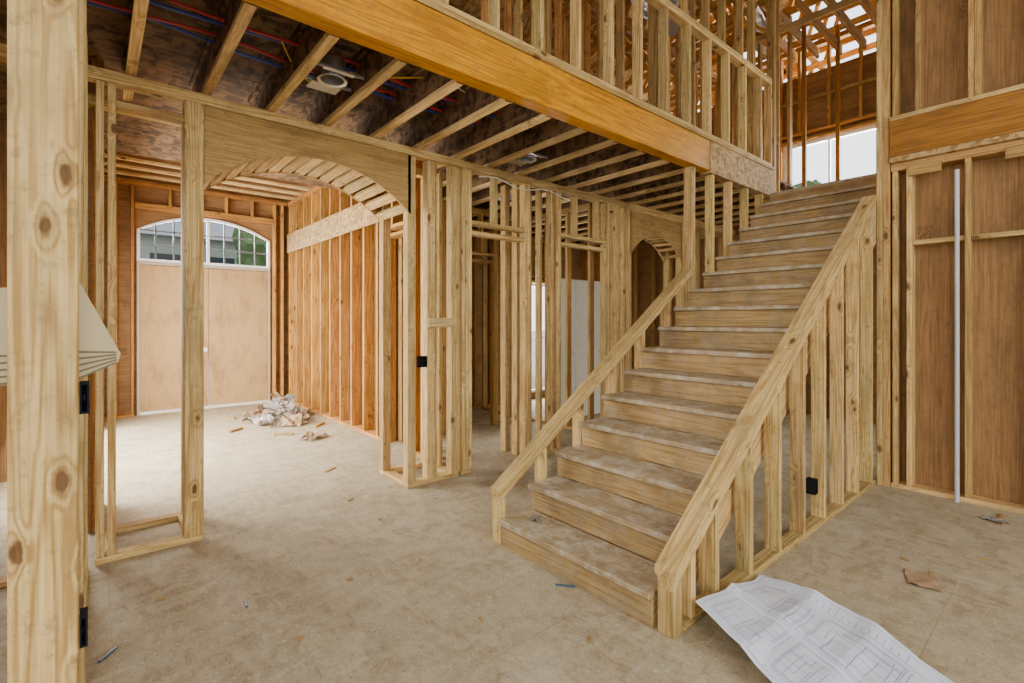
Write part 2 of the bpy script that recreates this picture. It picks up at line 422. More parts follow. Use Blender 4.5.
for i in range(NSL):
    u = (i + 0.5) / NSL; xx = XA + (XB - XA) * u; dx = 0.03
    za, zb = archz(xx - dx, XA, XB, ZS, ZC), archz(xx + dx, XA, XB, ZS, ZC)
    a = math.atan2(zb - za, 2 * dx); c, s = math.cos(a), math.sin(a)
    zc = archz(xx, XA, XB, ZS, ZC) + 0.004
    w, h = 0.038, 0.038
    poly = [(xx - w * c, zc - w * s), (xx + w * c, zc + w * s), (xx + w * c - h * s, zc + w * s + h * c), (xx - w * c - h * s, zc - w * s + h * c)]
    prism('soffit_slat', poly, 'xz', YA0 + 0.021, YA1 - 0.021, M_FIR, af, Raxis('y'))
def boxcol(x0, x1, label, extra):
    e = empty('boxed_column', ((x0 + x1) / 2, (YA0 + YA1) / 2, 0), label, 'column frame', 'boxed stud columns')
    zt = 2.97
    for (a, b, y0, y1) in extra: box('stud', (a, y0, T + .001), (b, y1, zt), M_FIR, e)
    box('bottom_plate', (x0, YA0, 0), (x1, YA0 + 0.09, T), M_FIR, e, ax='x')
    box('bottom_plate', (x0, YA1 - 0.09, 0), (x1, YA1, T), M_FIR, e, ax='x')
    box('bottom_plate', (x0, YA0 + .091, 0), (x0 + .09, YA1 - .091, T), M_FIR, e, ax='y')
    box('bottom_plate', (x1 - .09, YA0 + .091, 0), (x1, YA1 - .091, T), M_FIR, e, ax='y')
    return e
lc = boxcol(0.0, 0.56, 'open boxed stud column at near side of foyer arch', [(0.005, .043, YA0, YA0 + .09), (.06, .10, YA0, YA0 + .09), (0.0, .04, YA1 - .09, YA1), (0.50, 0.56, YA1 - .09, YA1)])
box('corner_stud', (0.455, YA0 - .02, T + .001), (0.565, YA0 + .09, 2.97), M_POST, lc)
box('header_block', (0.101, YA0, 2.83), (0.454, YA0 + .09, 2.87), M_FIR, lc, ax='x')
rc = boxcol(2.12, 2.66, 'boxed stud column with cross block between foyer arch and hall',
    [(2.12, 2.20, YA0, YA0 + .09), (2.32, 2.40, YA0, YA0 + .09), (2.41, 2.425, YA0 + .005, YA0 + .085), (2.58, 2.66, YA0, YA0 + .09), (2.12, 2.20, YA1 - .09, YA1), (2.58, 2.66, YA1 - .09, YA1), (2.62, 2.66, 4.2, 4.24)])
box('cross_block', (2.321, YA0 - 0.035, 1.43), (2.62, YA0 - .001, 1.52), M_JOIST, rc, ax='x')
ebox(2.235, 2.315, YA0 - 0.0, YA0 + 0.05, 1.07, 1.17, 'black plastic switch box nailed to column stud')

# ------------------------------------------------------------------ near post wall
pw = empty('stud_wall', (-0.1, 2.9, 0), 'close knotty lumber post and stud row framing passage', 'wall frame', 'interior stud walls')
box('corner_stud', (-0.178, 1.86, 0), (-0.036, 1.90, 3.04), M_POST, pw, bevel=0.004)
box('corner_stud', (-0.168, 1.901, 0), (-0.036, 1.94, 3.04), M_FIR, pw)
for y in (2.3, 2.71, 3.12, 3.5): box('stud', (-0.17, y, T + .001), (-0.03, y + T, 3.04), M_FIR, pw)
box('bottom_plate', (-0.17, 1.941, 0), (-0.03, 3.91, T), M_FIR, pw, ax='y')
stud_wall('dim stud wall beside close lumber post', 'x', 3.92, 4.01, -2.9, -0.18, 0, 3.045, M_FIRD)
ebox(-0.034, -0.012, 1.868, 1.925, 1.23, 1.32, 'black plastic switch box nailed to close lumber post')
ebox(-0.034, -0.016, 1.868, 1.925, 0.56, 0.65, 'black plastic outlet box nailed to close lumber post')
sh = empty('ribbed_board', (-0.1, 2.03, 1.3), 'tan ribbed board wedged across the stud bay', 'board')
prism('board_panel', [(-.46, 1.56), (-.035, 1.615), (.064, 1.39), (.056, 1.362), (-.035, 1.318), (-.46, 1.30)], 'xz', 2.03, 2.04, M_SHEET, sh)
for i in range(5):
    a = 1.318 + .02 * i; q = .058 - .0005 * i
    prism('board_groove', [(-.46, a - .012), (-.035, a), (q - .004, a + .044 - .012 * i), (q - .004, a + .049 - .012 * i), (-.035, a + .006), (-.46, a - .006)], 'xz', 2.0265, 2.0295, M_SHEETL, sh)

# ------------------------------------------------------------------ hall wall on the arch line, further rooms
stud_wall('hall stud wall with two framed door openings', 'x', 3.92, 4.01, 2.70, 5.33, 0, 3.045, M_FIR, [(2.82, 3.52, 2.34), (4.08, 4.88, 2.36)])
bx2 = empty('boxed_column', (3.75, 4.2, 0), 'doubled studs forming column beside hall doorway', 'column frame', 'boxed stud columns')
for (a, b, y0, y1) in ((3.56, 3.63, 4.3, 4.39), (3.9, 3.97, 4.3, 4.39), (3.56, 3.60, 4.1, 4.19), (3.93, 3.97, 4.12, 4.2)): box('stud', (a, y0, 0), (b, y1, 3.04), M_FIR, bx2)
ap = empty('arched_doorway_frame', (5.98, 3.97, 0), 'small arched plywood doorway header on paired studs', 'arch frame')
prism('arch_panel', archpoly(5.40, 6.66, 2.36, 2.68, 2.95), 'xz', 3.92, 3.94, M_PLY, ap)
prism('arch_panel', archpoly(5.40, 6.66, 2.36, 2.68, 2.95), 'xz', 4.20, 4.22, M_OSB, ap)
for i in range(12):
    xx = 5.40 + 1.26 * (i + .5) / 12; zc = archz(xx, 5.40, 6.66, 2.36, 2.68)
    box('soffit_slat', (xx - .04, 3.941, zc + .01), (xx + .04, 4.199, zc + .045), M_FIRD, ap, ax='y')
for x in (5.34, 5.38, 6.64, 6.68):
    box('stud', (x, 3.92, 0), (x + .037, 4.01, 2.95), M_FIR, ap); box('stud', (x, 4.13, 0), (x + .037, 4.22, 2.95), M_FIR, ap)
box('top_plate', (5.34, 3.92, 2.951), (8.4, 4.01, 3.045), M_FIR, ap)
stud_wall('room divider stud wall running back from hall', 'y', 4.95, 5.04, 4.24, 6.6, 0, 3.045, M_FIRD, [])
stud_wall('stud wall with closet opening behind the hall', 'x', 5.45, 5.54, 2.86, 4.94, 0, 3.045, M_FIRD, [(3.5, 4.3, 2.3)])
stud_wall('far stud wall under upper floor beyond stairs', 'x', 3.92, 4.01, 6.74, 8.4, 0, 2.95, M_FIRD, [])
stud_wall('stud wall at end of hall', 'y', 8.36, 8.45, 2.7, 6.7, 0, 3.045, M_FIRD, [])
for k, (xa, xb) in enumerate(((5.10, 5.62), (5.66, 6.26))):
    d = empty('door_slab', ((xa + xb) / 2, 5.1, 0), 'white primed slab door standing against framing', 'door', 'white slab doors')
    box('slab', (xa, 5.10, 0.0), (xb, 5.14, 2.12), M_WHITE, d, ax='z')
    tube('bore_hole_disc', [(xb - 0.06, 5.097, 1.0), (xb - 0.06, 5.101, 1.0)], 0.027, M_STEEL, d, 16)

wb = boxes('wall_back', [((2.8, 6.86, 0), (6.05, 6.88, 3.35)), ((6.85, 6.86, 0), (9, 6.88, 3.35)), ((6.05, 6.86, 2.2), (6.85, 6.88, 3.35)), ((6.05, 6.86, 0), (6.85, 6.88, 0.12))], M_SHEATH)
tag(wb, 'reddish plywood sheathed exterior wall behind hall', 'wall', kind='structure')
stud_wall('exterior stud wall in front of reddish sheathing', 'x', 6.72, 6.855, 2.86, 8.3, 0, 3.045, M_ORG, [(6.05, 6.85, 2.2)])
def window(name, axis, c, a0, a1, z0, z1, nx, nz, label, w=0.045):
    L = []
    def bb(s0, s1, q0, q1, d=0.03):
        if axis == 'x': L.append(((s0, c - d, q0), (s1, c + d, q1)))
        else: L.append(((c - d, s0, q0), (c + d, s1, q1)))
    bb(a0, a1, z0, z0 + w); bb(a0, a1, z1 - w, z1); bb(a0, a0 + w, z0 + w, z1 - w); bb(a1 - w, a1, z0 + w, z1 - w)
    for i in range(1, nx):
        s = a0 + (a1 - a0) * i / nx; bb(s - .014, s + .014, z0 + w, z1 - w, 0.012)
    for i in range(1, nz):
        s = z0 + (z1 - z0) * i / nz; bb(a0 + w, a1 - w, s - .01, s + .01, 0.010)
    o = boxes(name, L, M_VINYL); tag(o, label, 'window', kind='structure'); return o
window('window_3', 'x', 6.86, 6.06, 6.84, 0.13, 2.19, 1, 2, 'tall white framed window at back of house')

# ------------------------------------------------------------------ foyer
YF = 9.7
poly = [(-0.4, 0), (0.50, 0), (0.50, 2.93)]
poly += [(0.50 + 1.93 * i / 24, archz(0.50 + 1.93 * i / 24, 0.5, 2.43, 2.93, 3.22)) for i in range(1, 24)]
poly += [(2.43, 2.93), (2.43, 0), (3.1, 0), (3.1, 4.0), (-0.4, 4.0)]
wf = prism('wall_front', poly, 'xz', YF, YF + 0.02, M_SHEATH); tag(wf, 'reddish plywood front wall with arched opening', 'wall', kind='structure')
fw = empty('stud_wall', (1.45, YF - .07, 0), 'orange framing studs around the double front door', 'wall frame', 'foyer framing')
for x in (0.06, 0.22, 0.46 - T, 2.47, 2.60): box('stud', (x, YF - .14, T + .001), (x + T, YF - .001, 3.60), M_ORG, fw)
box('bottom_plate', (0.06, YF - .14, 0), (0.46, YF - .001, T), M_ORG, fw, ax='x'); box('bottom_plate', (2.47, YF - .14, 0), (2.69, YF - .001, T), M_ORG, fw, ax='x')
box('blocking', (0.10, YF - .14, 1.3), (0.219, YF - .001, 1.34), M_ORG, fw, ax='x')
box('top_plate', (0.06, YF - .14, 3.601), (2.69, YF - .001, 3.66), M_ORG, fw, ax='x')
for x in (0.9, 1.3, 1.7, 2.1):
    box('cripple_stud', (x, YF - .14, 3.33), (x + T, YF - .001, 3.60), M_ORG, fw, ax='z')
box('header', (0.47, YF - .14, 3.24), (2.46, YF - .002, 3.329), M_ORG, fw, ax='x')
dr = empty('door_1', (1.46, YF, 0), 'tan unfinished double entry door with thin frame', 'door', kind='structure')
box('door_leaf', (0.54, YF - .05, 0.05), (1.460, YF - .005, 2.37), M_DOOR, dr, ax='z'); box('door_leaf', (1.472, YF - .05, 0.05), (2.39, YF - .005, 2.37), M_DOOR, dr, ax='z')
box('door_frame', (0.50, YF - .06, 0), (0.535, YF + .0, 2.42), M_TANF, dr); box('door_frame', (2.395, YF - .06, 0), (2.43, YF + .0, 2.42), M_TANF, dr)
box('door_frame', (0.536, YF - .06, 2.38), (2.394, YF + .0, 2.42), M_TANF, dr)
tube('bore_hole_disc', [(1.41, YF - .056, 1.0), (1.41, YF - .05, 1.0)], 0.04, M_VINYL, dr, 16)  # white disc painted in for daylight through the open knob hole
tw = empty('window_1', (1.46, YF, 2.43), 'arched white transom window with fine grille bars', 'window', kind='structure')
def arcband(xa, xb, zs, zc, w, n=24):
    o = [(xa + (xb - xa) * i / n, archz(xa + (xb - xa) * i / n, xa, xb, zs, zc)) for i in range(n + 1)]
    i_ = [(xa + w + (xb - xa - 2 * w) * i / n, archz(xa + w + (xb - xa - 2 * w) * i / n, xa + w, xb - w, zs, zc - w)) for i in range(n + 1)]
    return o, i_[::-1]
FWD = .04
bo, bi = arcband(0.50, 2.43, 2.93, 3.22, FWD)
prism('window_frame', [(0.50, 2.43)] + bo + [(2.43, 2.43), (2.43 - FWD, 2.43)] + bi + [(0.50 + FWD, 2.43)], 'xz', YF - .04, YF + .03, M_VINYL, tw)
box('window_frame', (0.50 + FWD, YF - .04, 2.43), (2.43 - FWD, YF + .03, 2.47), M_VINYL, tw)
for i in range(1, 8):
    xx = 0.50 + 1.93 * i / 8; g = .022 if i == 4 else .011
    box('grille_bar', (xx - g, YF - .02, 2.471), (xx + g, YF + .01, archz(xx, .54, 2.39, 2.93, 3.18)), M_MUNTIN if i != 4 else M_VINYL, tw)
for z in (2.70, 2.93): box('grille_bar', (0.54, YF - .019, z - .011), (2.39, YF + .009, z + .011), M_MUNTIN, tw)
fo = stud_wall('orange foyer stud wall with strand board band', 'y', 2.70, 2.84, 4.56, YF - .16, 0, 3.66, M_ORG, [(4.95, 5.55, 2.5)], group='foyer framing')
box('strand_board_band', (2.677, 5.7, 2.72), (2.6995, 9.5, 3.06), M_OSB, fo)
wl = boxes('wall_left', [((-0.04, 4.55, 0), (-0.02, 5.2, 4.0)), ((-0.04, 8.6, 0), (-0.02, YF, 4.0)), ((-0.04, 5.2, 2.6), (-0.02, 8.6, 4.0))], M_SHEATH); tag(wl, 'plywood sheathed side wall of foyer', 'wall', kind='structure')  # side opening added so the fill lamp reaches the foyer
wl2 = boxes('wall_foyer', [((2.845, 5.6, 0), (2.86, YF, 4.0))], M_SHEATH, ax='y'); tag(wl2, 'plywood sheathing behind foyer studs', 'wall', kind='structure')
stud_wall('orange stud wall on far side of foyer', 'y', -0.018, 0.05, 4.56, YF - .16, 0, 3.66, M_ORG, [(5.2, 8.6, 2.5)], group='foyer framing')
y = 4.62
while y < YF:
    j = box('ceiling_joist', (-0.02, y, 3.662), (2.84, y + .06, 3.70), M_JOIST); tag(j, 'pale fir joist crossing foyer ceiling', 'joist', 'foyer ceiling joists'); y += 0.42
cf = box('ceiling.001', (-0.4, 4.55, 4.0), (3.1, YF + .02, 4.02), M_SHEATH, bevel=0); tag(cf, 'plywood deck above foyer joists', 'ceiling', kind='structure')

# ------------------------------------------------------------------ right-hand wall of double height room
XW = 5.45
wr = box('wall_right', (5.60, -4, 0), (5.62, 1.26, 5.8), M_SHEATH, bevel=0, ax='z'); tag(wr, 'reddish brown plywood sheathing wall panels', 'wall', kind='structure')
rw = empty('stud_wall', (5.52, -1, 0), 'light exterior studs against reddish plywood sheathing', 'wall frame', 'exterior stud walls')
for y in [1.10, 1.0, 0.62, 0.215, -0.19, -0.60, -1.0, -1.41]:
    box('stud', (XW, y, T + .001), (5.595, y + T, 2.83), M_FIR if y > .9 else M_FIRD, rw)
box('bottom_plate', (XW, -1.6, 0), (5.595, 1.15, T), M_FIR, rw, ax='y')
box('top_plate', (XW, -1.6, 2.831), (5.595, 1.15, 2.90), M_FIRD, rw, ax='y')
box('soffit_board', (XW - .045, -1.6, 2.90), (5.595, 1.15, 2.948), M_OSB, rw, ax='y')
for a, b in ((1.0, 0.62), (0.62, 0.215), (0.215, -0.19), (-0.19, -0.6)):
    box('blocking', (XW + .02, b + T + .001, 2.16), (5.595, a - .001, 2.20), M_FIR, rw, ax='y')
box('short_block', (XW - .035, 0.80, 2.76), (XW - .001, 1.02, 2.85), M_FIRD, rw, ax='y')
box('short_block', (XW - .035, 0.10, 2.76), (XW - .001, 0.42, 2.85), M_FIRD, rw, ax='y')
rb = box('rim_beam', (XW - .045, -2.4, 2.95), (XW + .10, 1.15, 3.27), M_RIMB); tag(rb, 'dark orange rim beam set across sheathed wall', 'beam')
rp = box('rim_beam_plate', (XW - .05, -2.4, 3.272), (5.595, 1.15, 3.31), M_FIR); tag(rp, 'light lumber plate on top of rim beam', 'plate')
uw = empty('stud_wall', (5.52, -1, 3.31), 'upper exterior studs against reddish plywood sheathing', 'wall frame', 'exterior stud walls')
for y in [1.10, 0.94, 0.60, 0.56, 0.215, -0.19, -0.60, -1.0]: box('stud', (XW, y, 3.311), (5.595, y + T, 5.76), M_FIRD, uw)
for i, (a, b, c, d) in enumerate(((5.43, 5.49, 1.205, 1.25), (5.43, 5.49, 1.155, 1.203), (5.50, 5.54, 1.165, 1.25))):
    o = box('wall_post', (a, c, 0), (b, d, 5.78), M_FIR if i != 1 else M_FIRD); tag(o, 'full height double lumber post beside top of stairs', 'post', 'posts at the head of the stairs')
stud_wall('tall stud wall enclosing upper stair side', 'x', 1.265, 1.30, 5.63, 8.4, 0, 5.78, M_FIRD)
cd = tube('conduit', [(5.415, .70, 0.0), (5.415, .70, 1.4), (5.415, .70, 2.74)], 0.0155, M_CONDUIT, None, 12); tag(cd, 'grey vertical plastic conduit pipe against stud wall', 'pipe')

w1 = boxes('wall_west', [((-3.4, -4, 0), (-3.38, -2.9, 5.8)), ((-3.4, 1.4, 0), (-3.38, 9.7, 5.8)), ((-3.4, -2.9, 0), (-3.38, 1.4, .5)), ((-3.4, -2.9, 4.6), (-3.38, 1.4, 5.8))], M_SHEATH, ax='y')
tag(w1, 'plywood sheathed side wall with large window opening', 'wall', kind='structure')
w2 = boxes('wall_south', [((-3.4, -4.02, 0), (-2.2, -4, 5.8)), ((4.2, -4.02, 0), (5.6, -4, 5.8)), ((-2.2, -4.02, 0), (4.2, -4, .4)), ((-2.2, -4.02, 4.8), (4.2, -4, 5.8)), ((.8, -4.02, .4), (1.2, -4, 4.8))], M_SHEATH)
tag(w2, 'plywood sheathed rear wall with tall window openings', 'wall', kind='structure')
w3 = box('wall_side', (-3.38, 6.5, 0), (-.05, 6.52, 3.35), M_SHEATH); tag(w3, 'plywood sheathed wall beyond passage', 'wall', kind='structure')

# ------------------------------------------------------------------ upper floor
ld = box('landing', (X0 + RUN * (NS - 1) + 0.021, 1.37, 3.026), (8.4, 2.53, 3.06), M_TREAD, ax='y'); tag(ld, 'plywood landing at head of the stairs', 'landing')
stud_wall('upper guard stud wall standing on the beam', 'x', 2.545, 2.635, 0.4, 6.42, 3.402, 4.50, M_FIR, group='upper floor stud walls')
tp = empty('stud_wall', (6.5, 2.59, 3.06), 'full height studs closing the end of upper guard wall', 'wall frame', 'upper floor stud walls')
for x in (3.3, 4.1, 4.55, 5.0, 5.36, 5.8, 6.1, 6.46, 6.50, 6.62): box('stud', (x, 2.637 if x < 6.2 else 2.545, 3.373 if x < 6.2 else 3.062), (x + T, 2.72 if x < 6.2 else 2.635, 5.78), M_FIRD, tp)
for (a, b) in ((7.57, 2.56), (8.2, 2.33), (7.9, 1.45)):
    o = box('wall_post', (a, b, 3.062), (a + .045, b + .05, 5.78), M_RIMB); tag(o, 'dark slim post in front of landing window', 'post', 'dark posts on the landing')
stud_wall('upper floor stud wall with door openings', 'x', 4.20, 4.29, 1.5, 8.4, 3.375, 5.78, M_ORG, [(2.4, 3.2, 5.4), (6.6, 7.5, 5.4)], group='upper floor stud walls')
stud_wall('upper floor stud wall by the guard', 'x', 3.30, 3.39, 2.6, 6.3, 3.375, 5.78, M_FIRD, [(3.3, 4.1, 5.4)], sp=.3, group='upper floor stud walls')
stud_wall('upper floor back stud wall', 'x', 5.9, 5.99, 1.5, 8.4, 3.375, 5.78, M_ORG, group='upper floor stud walls')
stud_wall('upper floor cross stud wall', 'y', 6.34, 6.43, 2.75, 4.19, 3.402, 5.78, M_ORG, [(3.0, 3.7, 5.3)], group='upper floor stud walls')
stud_wall('upper floor cross stud wall', 'y', 4.95, 5.04, 4.3, 5.89, 3.375, 5.78, M_ORG, group='upper floor stud walls')
stud_wall('upper floor cross stud wall', 'y', 7.4, 7.49, 2.70, 4.19, 3.402, 5.78, M_FIRD, group='upper floor stud walls')
lw = stud_wall('upper stud wall around landing window', 'y', 8.42, 8.50, 1.3, 6.8, 3.06, 5.78, M_ORG, [(1.90, 3.20, 4.30)], group='upper floor stud walls', bottom=False)
box('blocking', (8.37, 1.35, 4.9), (8.419, 4.1, 4.9 + T), M_FIRD, lw)
for i in range(7):
    y = 1.45 + .3 * i
    o = box('ceiling_rafter', (6.7, y, 5.25 + .06 * i), (8.41, y + T, 5.39 + .06 * i), M_ORG if i % 2 else M_FIRD, ax='x'); tag(o, 'fir rafter spanning above the stair landing', 'rafter', 'rafters above the landing')
o = box('rafter_ledger', (6.66, 1.301, 5.16), (6.698, 3.29, 5.245), M_FIR); tag(o, 'lumber ledger carrying rafters above landing', 'ledger')
ue = boxes('wall_east', [((8.51, 1.2, 0), (8.53, 1.9, 5.35)), ((8.51, 3.2, 0), (8.53, 6.9, 5.35)), ((8.51, 1.9, 4.30), (8.53, 3.2, 5.35)), ((8.51, 1.9, 0), (8.53, 3.2, 3.25))], M_SHEATH, ax='y')
tag(ue, 'plywood sheathed upper wall holding landing window', 'wall', kind='structure')
window('window_2', 'y', 8.52, 1.9, 3.2, 3.25, 4.30, 2, 1, 'bright white framed landing window above stairs', .06)
for i in range(21):
    x = 1.2 + 0.48 * i
    V = []; F = []
    y0, y1, zb = -2.5, 8.0, 5.80; pk = (y0 + y1) / 2; H = 2.6
    def memb(p, q, w=0.045):
        p = Vector(p); q = Vector(q); t = (q - p).normalized(); n = Vector((0, -t.z, t.y)) * w
        k = len(V)
        for s in (0.0, T):
            for c in (p - n, q - n, q + n, p + n): V.append((x + s, c.y, c.z))
        F.extend([(k, k + 1, k + 2, k + 3), (k + 7, k + 6, k + 5, k + 4), (k, k + 4, k + 5, k + 1), (k + 1, k + 5, k + 6, k + 2), (k + 2, k + 6, k + 7, k + 3), (k + 3, k + 7, k + 4, k)])
    P = lambda yy, zz: (0, yy, zz)
    top = lambda yy: zb + 0.1 + H * (1 - abs(yy - pk) / (y1 - pk))
    memb(P(y0, zb + .045), P(y1, zb + .045)); memb(P(y0, zb + .1), P(pk, zb + .1 + H)); memb(P(pk, zb + .1 + H), P(y1, zb + .1))
    bot = [y0 + (y1 - y0) * k / 7 for k in range(1, 7)]; tops = [y0 + (y1 - y0) * (k + .5) / 7 for k in range(0, 7)]
    for k, yb in enumerate(bot):
        memb(P(yb, zb + .08), P(tops[k], top(tops[k]) - .04), .035); memb(P(yb, zb + .08), P(tops[k + 1], top(tops[k + 1]) - .04), .035)
    o = mk('roof_truss', V, F, M_FIRD if i % 3 == 0 else M_ORG, Raxis('y')); tag(o, 'triangular fir roof truss with diagonal webs', 'truss', 'roof trusses')
for k, (y, z) in enumerate(((3.0, 5.93), (4.6, 5.93), (5.8, 5.93), (1.2, 5.93), (4.0, 7.1), (5.2, 6.5))):
    o = box('truss_brace', (1.2, y, z), (10.8, y + .09, z + T), M_FIRD); tag(o, 'long lumber brace laid across roof trusses', 'brace', 'roof truss braces')
rd = prism('ceiling.002', [(-2.6, 5.88), (2.75, 8.58), (8.1, 5.88), (8.1, 5.92), (2.75, 8.62), (-2.6, 5.92)], 'yz', -3.5, 11.0, M_OSB); tag(rd, 'strand board roof deck above trusses', 'ceiling', kind='structure')
def duct(pts, r, lab):
    P = []; rs = []
    for (a, b) in zip(pts[:-1], pts[1:]):
        a = Vector(a); b = Vector(b); n = max(2, int((b - a).length / .025))
        for i in range(n): P.append(a.lerp(b, i / n)); rs.append(r * (1.0 if len(P) % 2 else .93))
    o = tube('flexible_duct', P, rs, M_FOIL, None, 18); tag(o, lab, 'duct', 'ducts in the roof space'); return o
duct([(5.15, 3.7, 5.70), (5.35, 3.72, 5.55), (5.6, 3.75, 5.58), (5.9, 3.8, 5.69)], .10, 'shiny foil flexible duct hung under roof trusses')
duct([(6.75, 2.95, 5.70), (6.9, 2.95, 5.65), (7.1, 3.0, 5.66), (7.3, 3.0, 5.71)], .09, 'shiny foil flexible duct hung under roof trusses')
vb = boxes('vent_boot', [((5.05, 3.05, 4.95), (5.35, 3.29, 5.15)), ((5.1, 3.1, 5.15), (5.3, 3.2, 5.3))], M_STEEL); tag(vb, 'galvanized sheet metal vent boot fixed to upper studs', 'vent')

# ------------------------------------------------------------------ services in ceiling
for k, (yy, m, nm) in enumerate(((3.30, M_RED, 'red'), (3.36, M_BLUE, 'blue'), (3.55, M_RED, 'red'), (3.62, M_BLUE, 'blue'))):
    pts = [(-2 + 0.25 * i, yy + 0.02 * math.sin(i * .9 + k), 3.29 - 0.03 * abs(math.sin(i * .7 + k))) for i in range(25)]
    o = tube('water_pipe', pts, 0.010, m); tag(o, nm + ' flexible water pipe strung through ceiling joists', 'pipe', 'flexible water pipes')
def can(x, y):
    e = empty('recessed_light_can', (x, y, 3.08), 'galvanized recessed light housing between ceiling joists', 'ceiling light', 'recessed light housings')
    V = []; F = []; n = 24
    for (r, z) in ((.095, 3.085), (.075, 3.09), (.07, 3.22), (.078, 3.225), (.083, 3.10), (.095, 3.095)):
        for k in range(n): V.append((x + r * math.cos(2 * math.pi * k / n), y + r * math.sin(2 * math.pi * k / n), z))
    for j in range(5):
        for k in range(n): F.append((j * n + k, j * n + (k + 1) % n, (j + 1) * n + (k + 1) % n, (j + 1) * n + k))
    for k in range(n): F.append((5 * n + k, 5 * n + (k + 1) % n, (k + 1) % n, k))
    F.append(tuple(2 * n + k for k in range(n)))
    mk('housing', V, F, M_STEEL, None, e)
    box('mounting_plate', (x - .10, y - .14, 3.098), (x + .10, y - .10, 3.102), M_STEEL, e)
    box('mounting_plate', (x - .10, y + .10, 3.098), (x + .10, y + .22, 3.102), M_STEEL, e)
    box('junction_box', (x - .05, y + .12, 3.103), (x + .05, y + .21, 3.20), M_STEEL, e)
    tube('bulb_socket', [(x, y, 3.16), (x, y, 3.218)], .025, M_BLACK, e, 12)
    box('hanger_bar', (x - .17, y - .12, 3.103), (x + .17, y - .112, 3.125), M_STEEL, e); box('hanger_bar', (x - .17, y + .102, 3.103), (x + .17, y + .11, 3.125), M_STEEL, e)
for (x, y) in ((1.20, 3.25), (3.26, 3.6), (4.08, 4.9)): can(x, y)
def wire(pts, r=.006, m=M_YEL, lab='yellow electrical cable draped through framing'):
    o = tube('electrical_cable', pts, r, m, None, 6); tag(o, lab, 'cable', 'electrical cables')
wire([(7.0 + .1 * i, 4.15 + .05 * math.sin(i), 5.6 - .1 * math.sin(i * .5)) for i in range(13)], .012)
wire([(6.5 + .1 * i, 3.5, 5.78 - .04 * abs(math.sin(i * .6))) for i in range(8)], .010)
wire([(2.9 + .12 * i, 3.91, 2.92 + .03 * math.sin(i)) for i in range(12)], .006, M_WHITE, 'white electrical cable stapled along hall framing')
wire([(2.0 + .1 * i, 3.1 + .1 * math.sin(i * .5), 3.30) for i in range(20)], .006, M_WHITE, 'white electrical cable stapled along hall framing')
wire([(.2 + .1 * i, 2.95 + .12 * math.sin(i * .4), 3.28 - .04 * math.sin(i * .8)) for i in range(18)], .006, M_BLACK, 'black electrical cable looped between ceiling joists')
wire([(.9 + .06 * i, 3.3 + .25 * math.sin(i * .35), 3.26 - .08 * abs(math.sin(i * .4))) for i in range(16)], .006, M_YEL, 'yellow electrical cable looped around light housing')

# ------------------------------------------------------------------ blueprint
bp = empty('blueprint_sheet', (2.45, .85, 0), 'large white construction drawing sheets with blue lines on floor', 'paper plan')
A, B, C, D = Vector((2.20, 1.225, .14)), Vector((2.95, 1.225, .012)), Vector((2.66, .36, .010)), Vector((1.88, .42, .010))
def surf(u, v, lift=0.0):
    p = (A * (1 - u) + B * u) * (1 - v) + (D * (1 - u) + C * u) * v
    p.x += 0.08 * math.sin(v * math.pi) * u
    fold = lambda t, c: max(0, 1 - abs(t - c) / .09)
    p.z += 0.018 * fold(u, .5) + 0.014 * fold(v, .33) + 0.012 * fold(v, .66) + .016 * fold(u + .5 * v, .95)
    p.z += 0.010 * math.sin(u * 9 + v * 5) * math.sin(v * 7 - u * 3 + 1) + .006
    if u > .86: p.z += (u - .86) * .28 * math.sin(v * math.pi)
    p.z = max(p.z, 0.012) + lift
    return p
def grid(name, n, m, fn, mat, parent, th=0.0012):
    V = [fn(i / n, j / m) for j in range(m + 1) for i in range(n + 1)]
    k = len(V); V = V + [v - Vector((0, 0, th)) for v in V]
    F = []
    for j in range(m):
        for i in range(n):
            a = j * (n + 1) + i; q = (a, a + 1, a + n + 2, a + n + 1); F.append(q); F.append(tuple(x + k for x in q[::-1]))
    edge = [i for i in range(n + 1)] + [(n + 1) * j + n for j in range(1, m + 1)] + [m * (n + 1) + i for i in range(n - 1, -1, -1)] + [(n + 1) * j for j in range(m - 1, 0, -1)]
    for a, b in zip(edge, edge[1:] + edge[:1]): F.append((a, b, b + k, a + k))
    return mk(name, V, F, mat, None, parent)
grid('paper_sheet', 40, 40, lambda u, v: surf(u, v), M_PAPER, bp)
def surf2(u, v):
    p = surf(u, v, -.004)
    if u > .86: p.z -= (u - .86) * .28 * math.sin(v * math.pi)
    c = Vector((2.45, .85, 0)); q = Matrix.Rotation(.03, 3, 'Z') @ (p - c)
    r = c + q; r.x += .014; r.y -= .020; r.z = max(.007, r.z - .004); return r
grid('paper_sheet', 40, 40, surf2, M_PAPER, bp)
lines = []
def L(u0, v0, u1, v1): lines.append((u0, v0, u1, v1))
def Rr(u0, v0, u1, v1): L(u0, v0, u1, v0); L(u1, v0, u1, v1); L(u1, v1, u0, v1); L(u0, v1, u0, v0)
Rr(.03, .03, .97, .97); L(.88, .03, .88, .97)
rr = random.Random(3)
